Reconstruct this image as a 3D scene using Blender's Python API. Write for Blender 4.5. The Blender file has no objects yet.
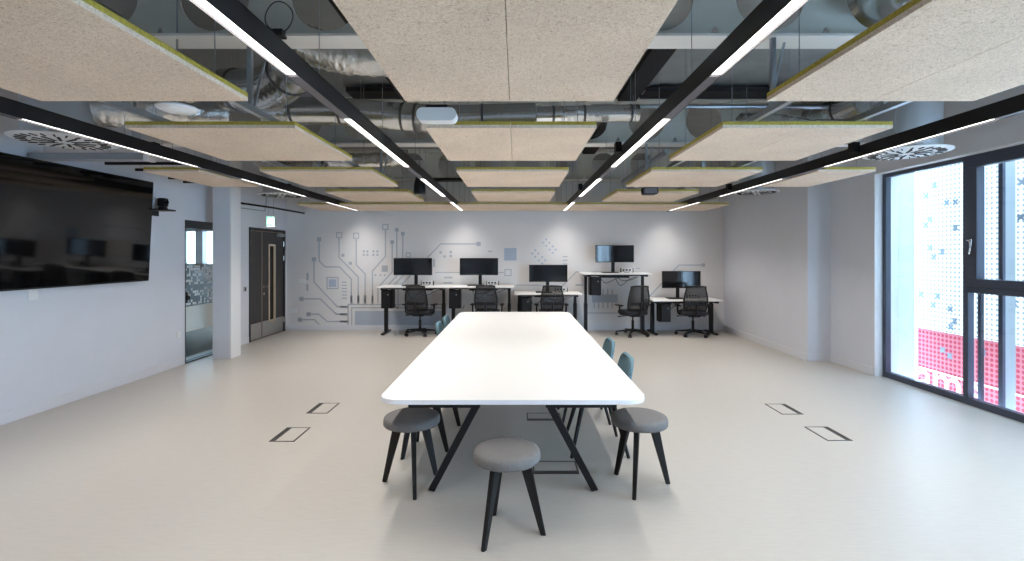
import bpy, bmesh, math, random
from mathutils import Vector, Matrix
random.seed(7)
PI = math.pi
S = bpy.context.scene
COL = S.collection

# ------------------------------------------------------------------ materials
def nodes_of(m):
    m.use_nodes = True
    return m.node_tree.nodes, m.node_tree.links

def mat(name, col, rough=0.5, metal=0.0, var=0.0, scale=20.0, bump=0.0, spec=0.5, coat=0.0, stretch=None, detail=4):
    m = bpy.data.materials.new(name)
    n, l = nodes_of(m)
    b = n['Principled BSDF']
    b.inputs['Base Color'].default_value = (*col, 1)
    b.inputs['Roughness'].default_value = rough
    b.inputs['Metallic'].default_value = metal
    b.inputs['Specular IOR Level'].default_value = spec
    b.inputs['Coat Weight'].default_value = coat
    if var or bump:
        tc = n.new('ShaderNodeTexCoord')
        mp = n.new('ShaderNodeMapping')
        l.new(tc.outputs['Object'], mp.inputs['Vector'])
        if stretch: mp.inputs['Scale'].default_value = stretch
        nz = n.new('ShaderNodeTexNoise')
        nz.inputs['Scale'].default_value = scale
        nz.inputs['Detail'].default_value = detail
        l.new(mp.outputs['Vector'], nz.inputs['Vector'])
        if var:
            r = n.new('ShaderNodeValToRGB')
            r.color_ramp.elements[0].position = 0.3
            r.color_ramp.elements[1].position = 0.7
            r.color_ramp.elements[0].color = (*[max(0, c*(1-var)) for c in col], 1)
            r.color_ramp.elements[1].color = (*[min(1, c*(1+var)) for c in col], 1)
            l.new(nz.outputs['Fac'], r.inputs['Fac'])
            l.new(r.outputs['Color'], b.inputs['Base Color'])
        if bump:
            bp = n.new('ShaderNodeBump')
            bp.inputs['Strength'].default_value = bump
            bp.inputs['Distance'].default_value = 0.01
            l.new(nz.outputs['Fac'], bp.inputs['Height'])
            l.new(bp.outputs['Normal'], b.inputs['Normal'])
    return m

def emis(name, col, strength):
    m = bpy.data.materials.new(name)
    n, l = nodes_of(m)
    b = n['Principled BSDF']
    b.inputs['Base Color'].default_value = (0.8, 0.8, 0.8, 1)
    b.inputs['Emission Color'].default_value = (*col, 1)
    b.inputs['Emission Strength'].default_value = strength
    return m

def glass(name, tint, refl_rough=0.0, fres=1.45):
    m = bpy.data.materials.new(name)
    n, l = nodes_of(m)
    n.remove(n['Principled BSDF'])
    out = n['Material Output']
    t = n.new('ShaderNodeBsdfTransparent'); t.inputs['Color'].default_value = (*tint, 1)
    g = n.new('ShaderNodeBsdfGlossy'); g.inputs['Roughness'].default_value = refl_rough
    f = n.new('ShaderNodeFresnel'); f.inputs['IOR'].default_value = fres
    mx = n.new('ShaderNodeMixShader')
    ge = n.new('ShaderNodeNewGeometry'); iv = n.new('ShaderNodeMath'); iv.operation = 'SUBTRACT'; iv.inputs[0].default_value = 1.0
    l.new(ge.outputs['Backfacing'], iv.inputs[1])
    mu_ = n.new('ShaderNodeMath'); mu_.operation = 'MULTIPLY'
    l.new(f.outputs['Fac'], mu_.inputs[0]); l.new(iv.outputs[0], mu_.inputs[1])
    l.new(mu_.outputs[0], mx.inputs['Fac'])
    l.new(t.outputs['BSDF'], mx.inputs[1]); l.new(g.outputs['BSDF'], mx.inputs[2])
    l.new(mx.outputs['Shader'], out.inputs['Surface'])
    return m

def see_through(name, col, alpha):
    m = mat(name, col, 0.8)
    m.node_tree.nodes['Principled BSDF'].inputs['Alpha'].default_value = alpha
    return m

def translucent(name, col, dots=None, frac=0.6):
    """white perforated sheet: lets light through; dots = (colour, pitch, radius)"""
    m = bpy.data.materials.new(name)
    n, l = nodes_of(m)
    n.remove(n['Principled BSDF'])
    out = n['Material Output']
    d = n.new('ShaderNodeBsdfDiffuse'); t = n.new('ShaderNodeBsdfTranslucent')
    mx = n.new('ShaderNodeMixShader'); mx.inputs['Fac'].default_value = frac
    l.new(d.outputs['BSDF'], mx.inputs[1]); l.new(t.outputs['BSDF'], mx.inputs[2])
    l.new(mx.outputs['Shader'], out.inputs['Surface'])
    d.inputs['Color'].default_value = (*col, 1); t.inputs['Color'].default_value = (*col, 1)
    if dots:
        dc, pitch, rad = dots
        tc = n.new('ShaderNodeTexCoord'); sx = n.new('ShaderNodeSeparateXYZ')
        l.new(tc.outputs['Object'], sx.inputs['Vector'])
        sq = []
        for ax in ('Y', 'Z'):
            a = n.new('ShaderNodeMath'); a.operation = 'DIVIDE'; a.inputs[1].default_value = pitch
            l.new(sx.outputs[ax], a.inputs[0])
            f = n.new('ShaderNodeMath'); f.operation = 'FRACT'; l.new(a.outputs[0], f.inputs[0])
            s = n.new('ShaderNodeMath'); s.operation = 'SUBTRACT'; s.inputs[1].default_value = 0.5
            l.new(f.outputs[0], s.inputs[0])
            p = n.new('ShaderNodeMath'); p.operation = 'MULTIPLY'
            l.new(s.outputs[0], p.inputs[0]); l.new(s.outputs[0], p.inputs[1])
            sq.append(p)
        ad = n.new('ShaderNodeMath'); ad.operation = 'ADD'
        l.new(sq[0].outputs[0], ad.inputs[0]); l.new(sq[1].outputs[0], ad.inputs[1])
        lt = n.new('ShaderNodeMath'); lt.operation = 'LESS_THAN'; lt.inputs[1].default_value = (rad/pitch)**2
        l.new(ad.outputs[0], lt.inputs[0])
        mc = n.new('ShaderNodeMix'); mc.data_type = 'RGBA'
        mc.inputs[6].default_value = (*col, 1); mc.inputs[7].default_value = (*dc, 1)
        l.new(lt.outputs[0], mc.inputs[0])
        l.new(mc.outputs[2], d.inputs['Color']); l.new(mc.outputs[2], t.inputs['Color'])
    return m

def woodwool(name):
    m = bpy.data.materials.new(name)
    n, l = nodes_of(m)
    b = n['Principled BSDF']; b.inputs['Roughness'].default_value = 0.95
    b.inputs['Specular IOR Level'].default_value = 0.1
    tc = n.new('ShaderNodeTexCoord')
    nz = n.new('ShaderNodeTexNoise'); nz.inputs['Scale'].default_value = 75; nz.inputs['Detail'].default_value = 5
    nz.inputs['Distortion'].default_value = 2.2
    big = n.new('ShaderNodeTexNoise'); big.inputs['Scale'].default_value = 2.2
    l.new(tc.outputs['Object'], nz.inputs['Vector']); l.new(tc.outputs['Object'], big.inputs['Vector'])
    r = n.new('ShaderNodeValToRGB')
    e = r.color_ramp.elements
    e[0].position = 0.28; e[0].color = (0.46, 0.335, 0.25, 1)
    e[1].position = 0.72; e[1].color = (0.95, 0.82, 0.68, 1)
    mid = r.color_ramp.elements.new(0.48); mid.color = (0.85, 0.695, 0.55, 1)
    l.new(nz.outputs['Fac'], r.inputs['Fac'])
    mx = n.new('ShaderNodeMix'); mx.data_type = 'RGBA'; mx.blend_type = 'MULTIPLY'; mx.inputs[0].default_value = 0.25
    l.new(r.outputs['Color'], mx.inputs[6]); l.new(big.outputs['Fac'], mx.inputs[7])
    l.new(mx.outputs[2], b.inputs['Base Color'])
    bp = n.new('ShaderNodeBump'); bp.inputs['Strength'].default_value = 0.35; bp.inputs['Distance'].default_value = 0.006
    l.new(nz.outputs['Fac'], bp.inputs['Height']); l.new(bp.outputs['Normal'], b.inputs['Normal'])
    return m

def ribbed(name, col, rough, scale, axis):
    """spiral-seamed sheet metal"""
    m = mat(name, col, rough, 0.8)
    n, l = nodes_of(m)
    b = n['Principled BSDF']
    tc = n.new('ShaderNodeTexCoord')
    w = n.new('ShaderNodeTexWave'); w.wave_type = 'BANDS'; w.bands_direction = axis
    w.inputs['Scale'].default_value = scale
    l.new(tc.outputs['Object'], w.inputs['Vector'])
    bp = n.new('ShaderNodeBump'); bp.inputs['Strength'].default_value = 0.08; bp.inputs['Distance'].default_value = 0.01
    l.new(w.outputs['Fac'], bp.inputs['Height']); l.new(bp.outputs['Normal'], b.inputs['Normal'])
    return m

M = {
 'wall': mat('wall_paint', (0.69, 0.705, 0.76), 0.75, var=0.015, scale=3),
 'backwall': mat('back_wall_paint', (0.75, 0.735, 0.735), 0.75, var=0.015, scale=3),
 'white_trim': mat('white_trim_paint', (0.82, 0.82, 0.83), 0.45),
 'base': mat('skirting_paint', (0.71, 0.72, 0.765), 0.4),
 'floor': mat('vinyl_floor', (0.465, 0.436, 0.395), 0.36, var=0.035, scale=9, spec=0.5, stretch=(1, 6, 1)),
 'soffit': mat('concrete_soffit', (0.27, 0.275, 0.265), 0.8, var=0.08, scale=4),
 'black_void': mat('dark_gap', (0.012, 0.012, 0.014), 0.8),
 'beam': mat('beam_grey_paint', (0.60, 0.58, 0.52), 0.6, var=0.04, scale=3),
 'flange': mat('beam_flange_paint', (0.82, 0.80, 0.76), 0.6),
 'raft': woodwool('wood_wool_board'),
 'raft_edge': mat('yellow_felt_edge', (0.44, 0.345, 0.055), 0.9, var=0.2, scale=60),
 'galv': mat('galvanised_strut', (0.42, 0.46, 0.50), 0.35, 0.85, var=0.05, scale=8),
 'rod': mat('threaded_rod', (0.36, 0.38, 0.40), 0.4, 0.8),
 'duct': ribbed('spiral_duct_metal', (0.70, 0.71, 0.71), 0.2, 4.5, 'X'),
 'foil': mat('crinkled_foil', (0.80, 0.79, 0.77), 0.26, 0.72, bump=1.0, scale=26, detail=3),
 'plenum': mat('plenum_metal', (0.58, 0.60, 0.63), 0.35, 0.7),
 'band': mat('duct_band_dark', (0.12, 0.12, 0.12), 0.5, 0.4),
 'white_pl': mat('white_plastic', (0.80, 0.81, 0.82), 0.35),
 'diffuser_white': mat('diffuser_white_paint', (0.66, 0.67, 0.68), 0.5),
 'black': mat('black_powder_coat', (0.009, 0.009, 0.011), 0.5, spec=0.3),
 'track': mat('black_track', (0.013, 0.012, 0.014), 0.4, spec=0.35),
 'track_cover': mat('grey_track_cover', (0.11, 0.10, 0.115), 0.4),
 'lamp': emis('lit_diffuser', (1.0, 0.965, 0.92), 3.0),
 'tabletop': mat('white_laminate', (0.86, 0.855, 0.84), 0.42, spec=0.4),
 'tableedge': mat('white_edge_band', (0.78, 0.78, 0.82), 0.4),
 'deskwhite': mat('desk_white_laminate', (0.83, 0.82, 0.80), 0.4),
 'stool_fab': mat('grey_wool_felt', (0.17, 0.165, 0.163), 0.95, var=0.2, scale=170, bump=0.15, spec=0.15),
 'black_wood': mat('black_stained_wood', (0.009, 0.0085, 0.009), 0.5, spec=0.3, var=0.2, scale=12),
 'teal': mat('teal_fabric', (0.125, 0.21, 0.245), 0.85, var=0.12, scale=90, spec=0.2),
 'chair_pl': mat('black_nylon', (0.011, 0.011, 0.013), 0.55, spec=0.3),
 'chair_fab': mat('charcoal_seat_fabric', (0.030, 0.033, 0.040), 0.9, var=0.2, scale=120),
 'mesh': see_through('black_mesh_fabric', (0.03, 0.032, 0.038), 0.58),
 'screen': mat('glossy_black_screen', (0.006, 0.006, 0.007), 0.10, spec=0.6),
 'tvscreen': mat('black_tv_glass', (0.004, 0.004, 0.0045), 0.05, spec=0.5),
 'pc': mat('black_pc_case', (0.011, 0.011, 0.013), 0.55, spec=0.25),
 'steel': mat('brushed_steel', (0.55, 0.54, 0.52), 0.3, 1.0),
 'chrome': mat('satin_chrome', (0.75, 0.75, 0.75), 0.2, 1.0),
 'door': mat('dark_brown_laminate', (0.040, 0.036, 0.036), 0.45, var=0.15, scale=5, stretch=(6, 6, 0.6)),
 'doorframe': mat('charcoal_door_frame', (0.028, 0.027, 0.03), 0.4),
 'door_edge': mat('brass_edge', (0.40, 0.33, 0.25), 0.45, 0.3),
 'beige': mat('beige_bead', (0.62, 0.50, 0.36), 0.5),
 'winframe': mat('anthracite_window_frame', (0.055, 0.066, 0.10), 0.35),
 'winglass': glass('window_glass', (0.96, 0.985, 1.0), 0.0),
 'doorglass': glass('door_glass', (0.80, 0.81, 0.79), 0.0, 1.55),
 'frost': mat('frosted_film', (0.70, 0.77, 0.76), 0.5),
 'film': mat('white_manifestation_film', (0.75, 0.79, 0.80), 0.6),
 'mural': mat('mural_grey_blue', (0.44, 0.475, 0.53), 0.75),
 'mural_lt': mat('mural_pale_blue', (0.44, 0.52, 0.64), 0.75),
 'mural_block': mat('mural_block_blue', (0.43, 0.48, 0.56), 0.75),
 'green': emis('green_lit_sign', (0.16, 0.72, 0.42), 0.8),
 'signwhite': emis('white_lit_sign', (0.95, 1.0, 0.95), 1.3),
 'screen_panel': translucent('perforated_white_panel', (0.70, 0.67, 0.63), ((0.27, 0.26, 0.26), 0.062, 0.0175)),
 'pink_panel': translucent('perforated_pink_panel', (0.52, 0.27, 0.28), ((0.42, 0.09, 0.12), 0.062, 0.022)),
 'cross': mat('blue_grey_cross', (0.22, 0.25, 0.28), 0.8),
 'letter': mat('white_letter', (0.95, 0.95, 0.95), 0.8),
 'fin': translucent('pale_blue_fin', (0.50, 0.52, 0.53)),
 'ground': mat('pale_paving', (0.6, 0.6, 0.6), 0.8),
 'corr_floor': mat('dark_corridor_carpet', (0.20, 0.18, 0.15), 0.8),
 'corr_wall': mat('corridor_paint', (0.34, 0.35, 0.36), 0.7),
 'box_dark': mat('dark_bronze_trim', (0.055, 0.05, 0.05), 0.4, 0.3),
 'brown_gap': mat('shadow_brown_paint', (0.30, 0.27, 0.26), 0.8),
 'cable': mat('black_cable', (0.01, 0.01, 0.012), 0.5),
 'greypl': mat('grey_plastic', (0.34, 0.35, 0.37), 0.5),
}

# ------------------------------------------------------------------ mesh helper
class MB:
    def __init__(s): s.bm = bmesh.new()
    def box(s, x0, x1, y0, y1, z0, z1, bev=0, seg=2, Mx=None):
        mtx = Matrix.Translation(((x0+x1)/2, (y0+y1)/2, (z0+z1)/2)) @ Matrix.Diagonal((abs(x1-x0), abs(y1-y0), abs(z1-z0), 1))
        if Mx is not None: mtx = Mx @ mtx
        t = bmesh.new()
        bmesh.ops.create_cube(t, size=1, matrix=mtx)
        if bev: bmesh.ops.bevel(t, geom=t.edges[:], offset=bev, segments=seg, affect='EDGES', profile=0.5)
        s._merge(t); return s
    def _merge(s, t):
        me = bpy.data.meshes.new('tmp'); t.to_mesh(me); t.free()
        s.bm.from_mesh(me); bpy.data.meshes.remove(me)
    def ring(s, c, u, v, r, n, ry=None):
        ry = r if ry is None else ry
        return [s.bm.verts.new(c + u*(r*math.cos(2*PI*i/n)) + v*(ry*math.sin(2*PI*i/n))) for i in range(n)]
    def skin(s, rings, cap=True, closed=False):
        n = len(rings[0])
        pairs = list(zip(rings[:-1], rings[1:]))
        if closed: pairs.append((rings[-1], rings[0]))
        for a, b in pairs:
            for i in range(n):
                j = (i+1) % n
                s.bm.faces.new((a[i], a[j], b[j], b[i]))
        if cap and not closed:
            s.bm.faces.new(list(reversed(rings[0]))); s.bm.faces.new(rings[-1])
    def cyl(s, p0, p1, r0, r1=None, n=16, cap=True):
        p0, p1 = Vector(p0), Vector(p1); r1 = r0 if r1 is None else r1
        d = (p1-p0).normalized()
        u = d.cross(Vector((0, 0, 1)))
        u = u.normalized() if u.length > 1e-4 else Vector((1, 0, 0))
        v = d.cross(u)
        s.skin([s.ring(p0, u, v, r0, n), s.ring(p1, u, v, r1, n)], cap); return s
    def tube(s, pts, r, n=8, closed=False, rf=None):
        pts = [Vector(p) for p in pts]; rings = []
        N = len(pts); prev = None
        for i, p in enumerate(pts):
            a = pts[(i-1) % N] if (closed or i > 0) else p
            b = pts[(i+1) % N] if (closed or i < N-1) else p
            d = (b-a).normalized()
            if prev is None:
                u = d.cross(Vector((0, 0, 1)))
                if u.length < 1e-3: u = d.cross(Vector((0, 1, 0)))
            else:
                u = prev - d*prev.dot(d)
            u = u.normalized(); prev = u
            rr = r if rf is None else rf(i/(N-1))
            rings.append(s.ring(p, u, d.cross(u), rr, n))
        s.skin(rings, True, closed); return s
    def lathe(s, prof, c=(0, 0, 0), n=32):
        c = Vector(c); X, Y = Vector((1, 0, 0)), Vector((0, 1, 0))
        rings = [s.ring(c+Vector((0, 0, z)), X, Y, max(r, 1e-4), n) for r, z in prof]
        s.skin(rings, True); return s
    def bar(s, p0, p1, w0, d0, w1=None, d1=None, u=None, bev=0):
        """rectangular bar p0->p1; w along u, d along the other normal"""
        p0, p1 = Vector(p0), Vector(p1); w1 = w0 if w1 is None else w1; d1 = d0 if d1 is None else d1
        d = (p1-p0).normalized()
        u = Vector(u) if u is not None else d.cross(Vector((0, 0, 1)))
        if u.length < 1e-4: u = Vector((1, 0, 0))
        u = (u - d*u.dot(d)).normalized(); v = d.cross(u)
        t = bmesh.new()
        rr = []
        for p, w, dd in ((p0, w0, d0), (p1, w1, d1)):
            rr.append([t.verts.new(p+u*(a*w/2)+v*(b*dd/2)) for a, b in ((-1, -1), (1, -1), (1, 1), (-1, 1))])
        for i in range(4):
            j = (i+1) % 4
            t.faces.new((rr[0][i], rr[0][j], rr[1][j], rr[1][i]))
        t.faces.new(list(reversed(rr[0]))); t.faces.new(rr[1])
        if bev: bmesh.ops.bevel(t, geom=t.edges[:], offset=bev, segments=2, affect='EDGES')
        s._merge(t); return s
    def prism(s, poly, a, b, f):
        """polygon (list of 2-D points) extruded from a to b; f(u, v, w) -> 3-D"""
        lo = [s.bm.verts.new(f(u, v, a)) for u, v in poly]
        hi = [s.bm.verts.new(f(u, v, b)) for u, v in poly]
        n = len(poly)
        for i in range(n):
            j = (i+1) % n
            s.bm.faces.new((lo[i], lo[j], hi[j], hi[i]))
        s.bm.faces.new(list(reversed(lo))); s.bm.faces.new(hi); return s
    def build(s, name, m, parent=None, smooth=False, loc=None, rotz=0):
        bmesh.ops.recalc_face_normals(s.bm, faces=s.bm.faces[:])
        me = bpy.data.meshes.new(name)
        s.bm.to_mesh(me); s.bm.free()
        me.materials.append(m)
        if smooth:
            for p in me.polygons: p.use_smooth = True
        o = bpy.data.objects.new(name, me); COL.objects.link(o)
        if parent: o.parent = parent
        if loc is not None: o.location = loc
        if rotz: o.rotation_euler.z = rotz
        if smooth == 'auto':
            for e_ in me.edges: pass
            try: me.set_sharp_from_angle(angle=math.radians(35))
            except Exception: pass
        return o

def B(x0, x1, y0, y1, z0, z1, bev=0): return MB().box(x0, x1, y0, y1, z0, z1, bev)
def rrect(x0, x1, y0, y1, r, n=8):
    pts = []
    for cx, cy, a0 in ((x1-r, y1-r, 0), (x0+r, y1-r, 90), (x0+r, y0+r, 180), (x1-r, y0+r, 270)):
        for i in range(n+1):
            a = math.radians(a0+90*i/n); pts.append((cx+r*math.cos(a), cy+r*math.sin(a)))
    return pts
XY = lambda u, v, w: Vector((u, v, w))
XZ = lambda u, v, w: Vector((u, w, v))
YZ = lambda u, v, w: Vector((w, u, v))

def tag(o, label=None, cat=None, group=None, kind=None):
    if label: o['label'] = label
    if cat: o['category'] = cat
    if group: o['group'] = group
    if kind: o['kind'] = kind
    return o
def thing(name, label, cat, loc=(0, 0, 0), rotz=0, group=None):
    o = bpy.data.objects.new(name, None); COL.objects.link(o)
    o.location = loc; o.rotation_euler.z = rotz; o.empty_display_size = 0.1
    return tag(o, label, cat, group)
def dup(root, loc, rotz=0.0, label=None, group=None):
    def cp(o, par):
        c = o.copy(); COL.objects.link(c)
        if par: c.parent = par
        for ch in o.children: cp(ch, c)
        return c
    r = cp(root, None); r.location = loc; r.rotation_euler.z = rotz
    if label: r['label'] = label
    if group: r['group'] = group
    return r
def struct(o, label=None):
    o['kind'] = 'structure'
    if label: o['label'] = label
    return o
def arc(c, r, a0, a1, n, f):
    return [f(c[0]+r*math.cos(math.radians(a0+(a1-a0)*i/n)), c[1]+r*math.sin(math.radians(a0+(a1-a0)*i/n))) for i in range(n+1)]
def spline(pts, n=10):
    """Catmull-Rom through the points"""
    P = [Vector(p) for p in pts]; P = [2*P[0]-P[1]] + P + [2*P[-1]-P[-2]]
    out = []
    for i in range(1, len(P)-2):
        for k in range(n):
            t = k/n
            a, b, c, d = P[i-1], P[i], P[i+1], P[i+2]
            out.append(0.5*((2*b)+(c-a)*t+(2*a-5*b+4*c-d)*t*t+(3*b-a-3*c+d)*t**3))
    out.append(P[-2]); return out

# ------------------------------------------------------------------ dimensions (metres)
XL, XR, XR2, XW = -4.94, 4.47, 4.82, 4.95
YB, YF, ZC = 10.42, -3.5, 3.66
EYE = 1.64
ZR = 2.53            # underside of the rafts and the track lights

# ------------------------------------------------------------------ room shell
struct(B(XL-0.3, XW+0.12, YF-0.2, YB+0.2, -0.2, 0).build('floor', M['floor']), 'pale beige grey vinyl floor of the room')
struct(B(XL-0.3, XW+0.3, YF-0.2, YB+0.2, ZC, ZC+0.25).build('ceiling', M['soffit']), 'bare grey concrete soffit above the rafts')
struct(B(XL-0.2, XW+0.2, YB, YB+0.2, 0, ZC).build('wall_back', M['backwall']), 'pale grey back wall behind the desks')
struct(B(XL-0.2, XW+0.2, YF-0.2, YF, 0, ZC).build('wall_rear', M['wall']), 'plain wall behind the camera')
w = MB()
GD0, GD1, GDH = 7.22, 8.40, 2.15        # glazed door opening
DD0, DD1, DDH = 8.95, 10.34, 2.14       # double door opening
w.box(XL-0.2, XL, YF, GD0, 0, ZC); w.box(XL-0.2, XL, GD0, GD1, GDH, ZC)
w.box(XL-0.2, XL, GD1, DD0, 0, ZC); w.box(XL-0.2, XL, DD0, DD1, DDH, ZC); w.box(XL-0.2, XL, DD1, YB, 0, ZC)
struct(w.build('wall_left', M['wall']), 'pale blue grey wall that carries the television')
WY1, WY0, WZ = 6.51, -1.0, 2.72
w = MB()
w.box(XR, XW+0.2, 7.42, YB, 0, ZC); w.box(XR2, XW+0.2, WY1, 7.42, 0, ZC)
w.box(XR2, XW+0.2, WY0, WY1, WZ, ZC); w.box(XR2, XW+0.2, YF, WY0, 0, ZC)
struct(w.build('wall_right', M['wall']), 'grey wall beside and above the window')
# white reveal lining of the window
w = MB(); w.box(XR2-0.004, XW-0.03, WY1-0.012, WY1, 0, WZ); w.box(XR2-0.004, XW-0.03, WY0, WY1, WZ-0.012, WZ)
struct(w.build('trim_1', M['white_trim']), 'white lining of the window reveal')
# skirting
struct(B(XL, XL+0.014, YF, GD0-0.02, 0, 0.11).build('baseboard_left', M['base']))
struct(B(XL, XL+0.014, GD1+0.02, DD0-0.02, 0, 0.11).build('baseboard_left_end', M['base']))
struct(B(XL+0.02, XR, YB-0.014, YB, 0, 0.11).build('baseboard_back', M['base']))
w = MB(); w.box(XR-0.014, XR, 7.42, YB-0.014, 0, 0.11); w.box(XR-0.014, XR2-0.014, 7.406, 7.42, 0, 0.11); w.box(XR2-0.014, XR2, WY1+0.01, 7.406, 0, 0.11)
struct(w.build('baseboard_right', M['base']))

# column by the glazed door: grey shaft with a white corner board
c = B(-4.745, -4.475, 7.57, 7.83, 0, ZC).build('column', M['wall'])
struct(c, 'square column standing in front of the glazed door')
struct(B(-4.475, -4.455, 7.565, 7.835, 0, ZC).build('column_trim', M['white_trim'], c), 'white side board of the column')
B(-4.75, -4.45, 7.56, 7.84, 0, 0.012).build('base_strip', M['base'], c)

# ------------------------------------------------------------------ beams (cellular steel)
def beam(y, label):
    k = MB()
    x0, pitch, zc, r = 0.96-0.745*9.5, 0.745, 3.37, 0.235
    zb, zt = 3.075, 3.615
    for i in range(-1, 21):
        xa = x0+pitch*i; xb = xa+pitch
        if xa < XL or xb > XW+0.1: continue
        cx = (xa+xb)/2; n = 32
        out, inn = [], []
        for q in range(n):
            a = 2*PI*(q+0.5)/n; ca, sa = math.cos(a), math.sin(a)
            t = min((pitch/2)/max(abs(ca), 1e-6), ((zt-zb)/2)/max(abs(sa), 1e-6))
            out.append((cx+ca*t, zc+sa*t)); inn.append((cx+ca*r, zc+sa*r))
        vs = []
        for yy in (y-0.008, y+0.008):
            vs.append(([k.bm.verts.new((u, yy, v)) for u, v in out], [k.bm.verts.new((u, yy, v)) for u, v in inn]))
        for q in range(n):
            j = (q+1) % n
            for o_, i_ in vs: k.bm.faces.new((o_[q], o_[j], i_[j], i_[q]))
            k.bm.faces.new((vs[0][1][q], vs[0][1][j], vs[1][1][j], vs[1][1][q]))
    o = k.build('ceiling_beam', M['beam'])
    struct(o, label)
    fl = MB(); fl.box(XL, XW-0.17, y-0.1, y+0.1, 3.06, 3.077); fl.build('bottom_flange', M['flange'], o)
    fl = MB(); fl.box(XL, XW-0.17, y-0.1, y+0.1, 3.613, ZC); fl.build('top_flange', M['beam'], o)
    return o
beam(3.25, 'grey steel beam with round holes nearest the camera')
beam(6.32, 'grey steel beam with round holes midway down the room')
beam(9.40, 'grey steel beam with round holes nearest the back wall')
beam(0.10, 'grey steel beam with round holes overhead behind the view')

# dark services troughs under the soffit
def slab_tray(x0, x1, y0, y1, label):
    t = thing('cable_tray', label, 'cable tray', ((x0+x1)/2, (y0+y1)/2, ZC-0.11), 0, 'black cable trays under the soffit')
    a, b = (x1-x0)/2, (y1-y0)/2
    k = MB(); k.box(-a, a, -b, b, 0, 0.004)
    if a < b: k.box(-a, -a+0.004, -b, b, 0, 0.05); k.box(a-0.004, a, -b, b, 0, 0.05)
    else: k.box(-a, a, -b, -b+0.004, 0, 0.05); k.box(-a, a, b-0.004, b, 0, 0.05)
    k.build('tray_body', M['black_void'], t)
    for f in (-0.8, 0.8):
        for q in (-0.9, 0.9):
            px, py = (q*a, f*b) if a < b else (f*a, q*b)
            MB().cyl((px, py, 0.004), (px, py, 0.11), 0.003, n=6).build('hanger_rod', M['rod'], t)
slab_tray(1.27, 1.50, 4.3, 6.05, 'black cable tray running back from the nearest beam to the middle beam')
slab_tray(1.27, 1.50, 6.5, 9.25, 'black cable tray running back from the middle beam to the far beam')
slab_tray(1.52, 3.9, 5.68, 5.96, 'black cable tray crossing in front of the middle beam on the window side')
slab_tray(-2.0, 1.24, 5.68, 5.96, 'black cable tray crossing in front of the middle beam over the table')

# ------------------------------------------------------------------ rafts
def raft_obj(x0, x1, y0, label, name='ceiling_raft', n=2, ln=1.2):
    g = 'suspended acoustic ceiling rafts'
    cx = (x0+x1)/2
    t = thing(name, label, 'ceiling raft', (cx, y0, ZR), 0, g)
    wd = (x1-x0)/n
    for i in range(n):
        a = x0-cx+wd*i+0.0015; b = a+wd-0.003
        p = B(a, b, 0, ln, 0, 0.023, 0.001).build('panel', M['raft'], t)
        e = MB(); e.box(a, b, 0, ln, 0.023, 0.047)
        e.build('edge_band', M['raft_edge'], p)
    for sx in (x0-cx+0.12, x1-cx-0.12):
        for yy in (0.12, ln-0.12):
            MB().cyl((sx, yy, 0.047), (sx, yy, ZC-ZR), 0.003, n=6).build('hanger_rod', M['rod'], t)
    return t
rows = [(1.62, 'nearest row of rafts'), (3.42, 'second row of rafts'), (5.22, 'third row of rafts'), (7.02, 'fourth row of rafts')]
for y0, rn in rows:
    raft_obj(-0.645, 0.57, y0, 'beige wood wool raft over the table in the %s' % rn)
    raft_obj(-2.765, -1.56, y0, 'beige wood wool raft on the television side in the %s' % rn)
    raft_obj(1.46, 2.665, y0, 'beige wood wool raft on the window side in the %s' % rn)
raft_obj(-4.02, -3.42, 5.22, 'narrow beige raft outside the track light near the television', n=1)
raft_obj(3.25, 3.88, 5.22, 'narrow beige raft outside the track light near the window', n=1)
y5 = 8.82
raft_obj(-3.98, -3.385, y5, 'narrow beige raft at the door end of the last row', n=1)
raft_obj(-3.225, -1.165, y5, 'wide beige raft of the last row above the circuit mural', n=3)
raft_obj(-1.075, 0.955, y5, 'wide beige raft of the last row above the middle desks', n=3)
raft_obj(1.04, 3.13, y5, 'wide beige raft of the last row above the tall desk', n=3)
raft_obj(3.215, 3.88, y5, 'narrow beige raft at the window end of the last row', n=1)

# strut channels over the raft columns
for x, lb in ((-2.55, 'outer galvanised strut along the rafts of the television side'), (-1.75, 'inner galvanised strut along the rafts of the television side'),
              (1.69, 'inner galvanised strut along the rafts of the window side'), (2.42, 'outer galvanised strut along the rafts of the window side')):
    k = MB()
    k.box(x-0.02, x+0.02, 1.6, 8.15, 2.578, 2.582); k.box(x-0.02, x-0.016, 1.6, 8.15, 2.578, 2.618); k.box(x+0.016, x+0.02, 1.6, 8.15, 2.578, 2.618)
    t = thing('strut_channel', lb, 'metal strut', (0, 0, 0), 0, 'galvanised struts on top of the rafts')
    k.build('channel', M['galv'], t)
    for y in (3.17, 6.26):
        MB().box(x-0.014, x+0.014, y, y+0.03, 2.58, 3.06).build('drop_post', M['galv'], t)
        MB().bar((x, y+0.06, 2.6), (x+0.10, y+0.06, 3.05), 0.014, 0.014).build('brace', M['galv'], t)

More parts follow.
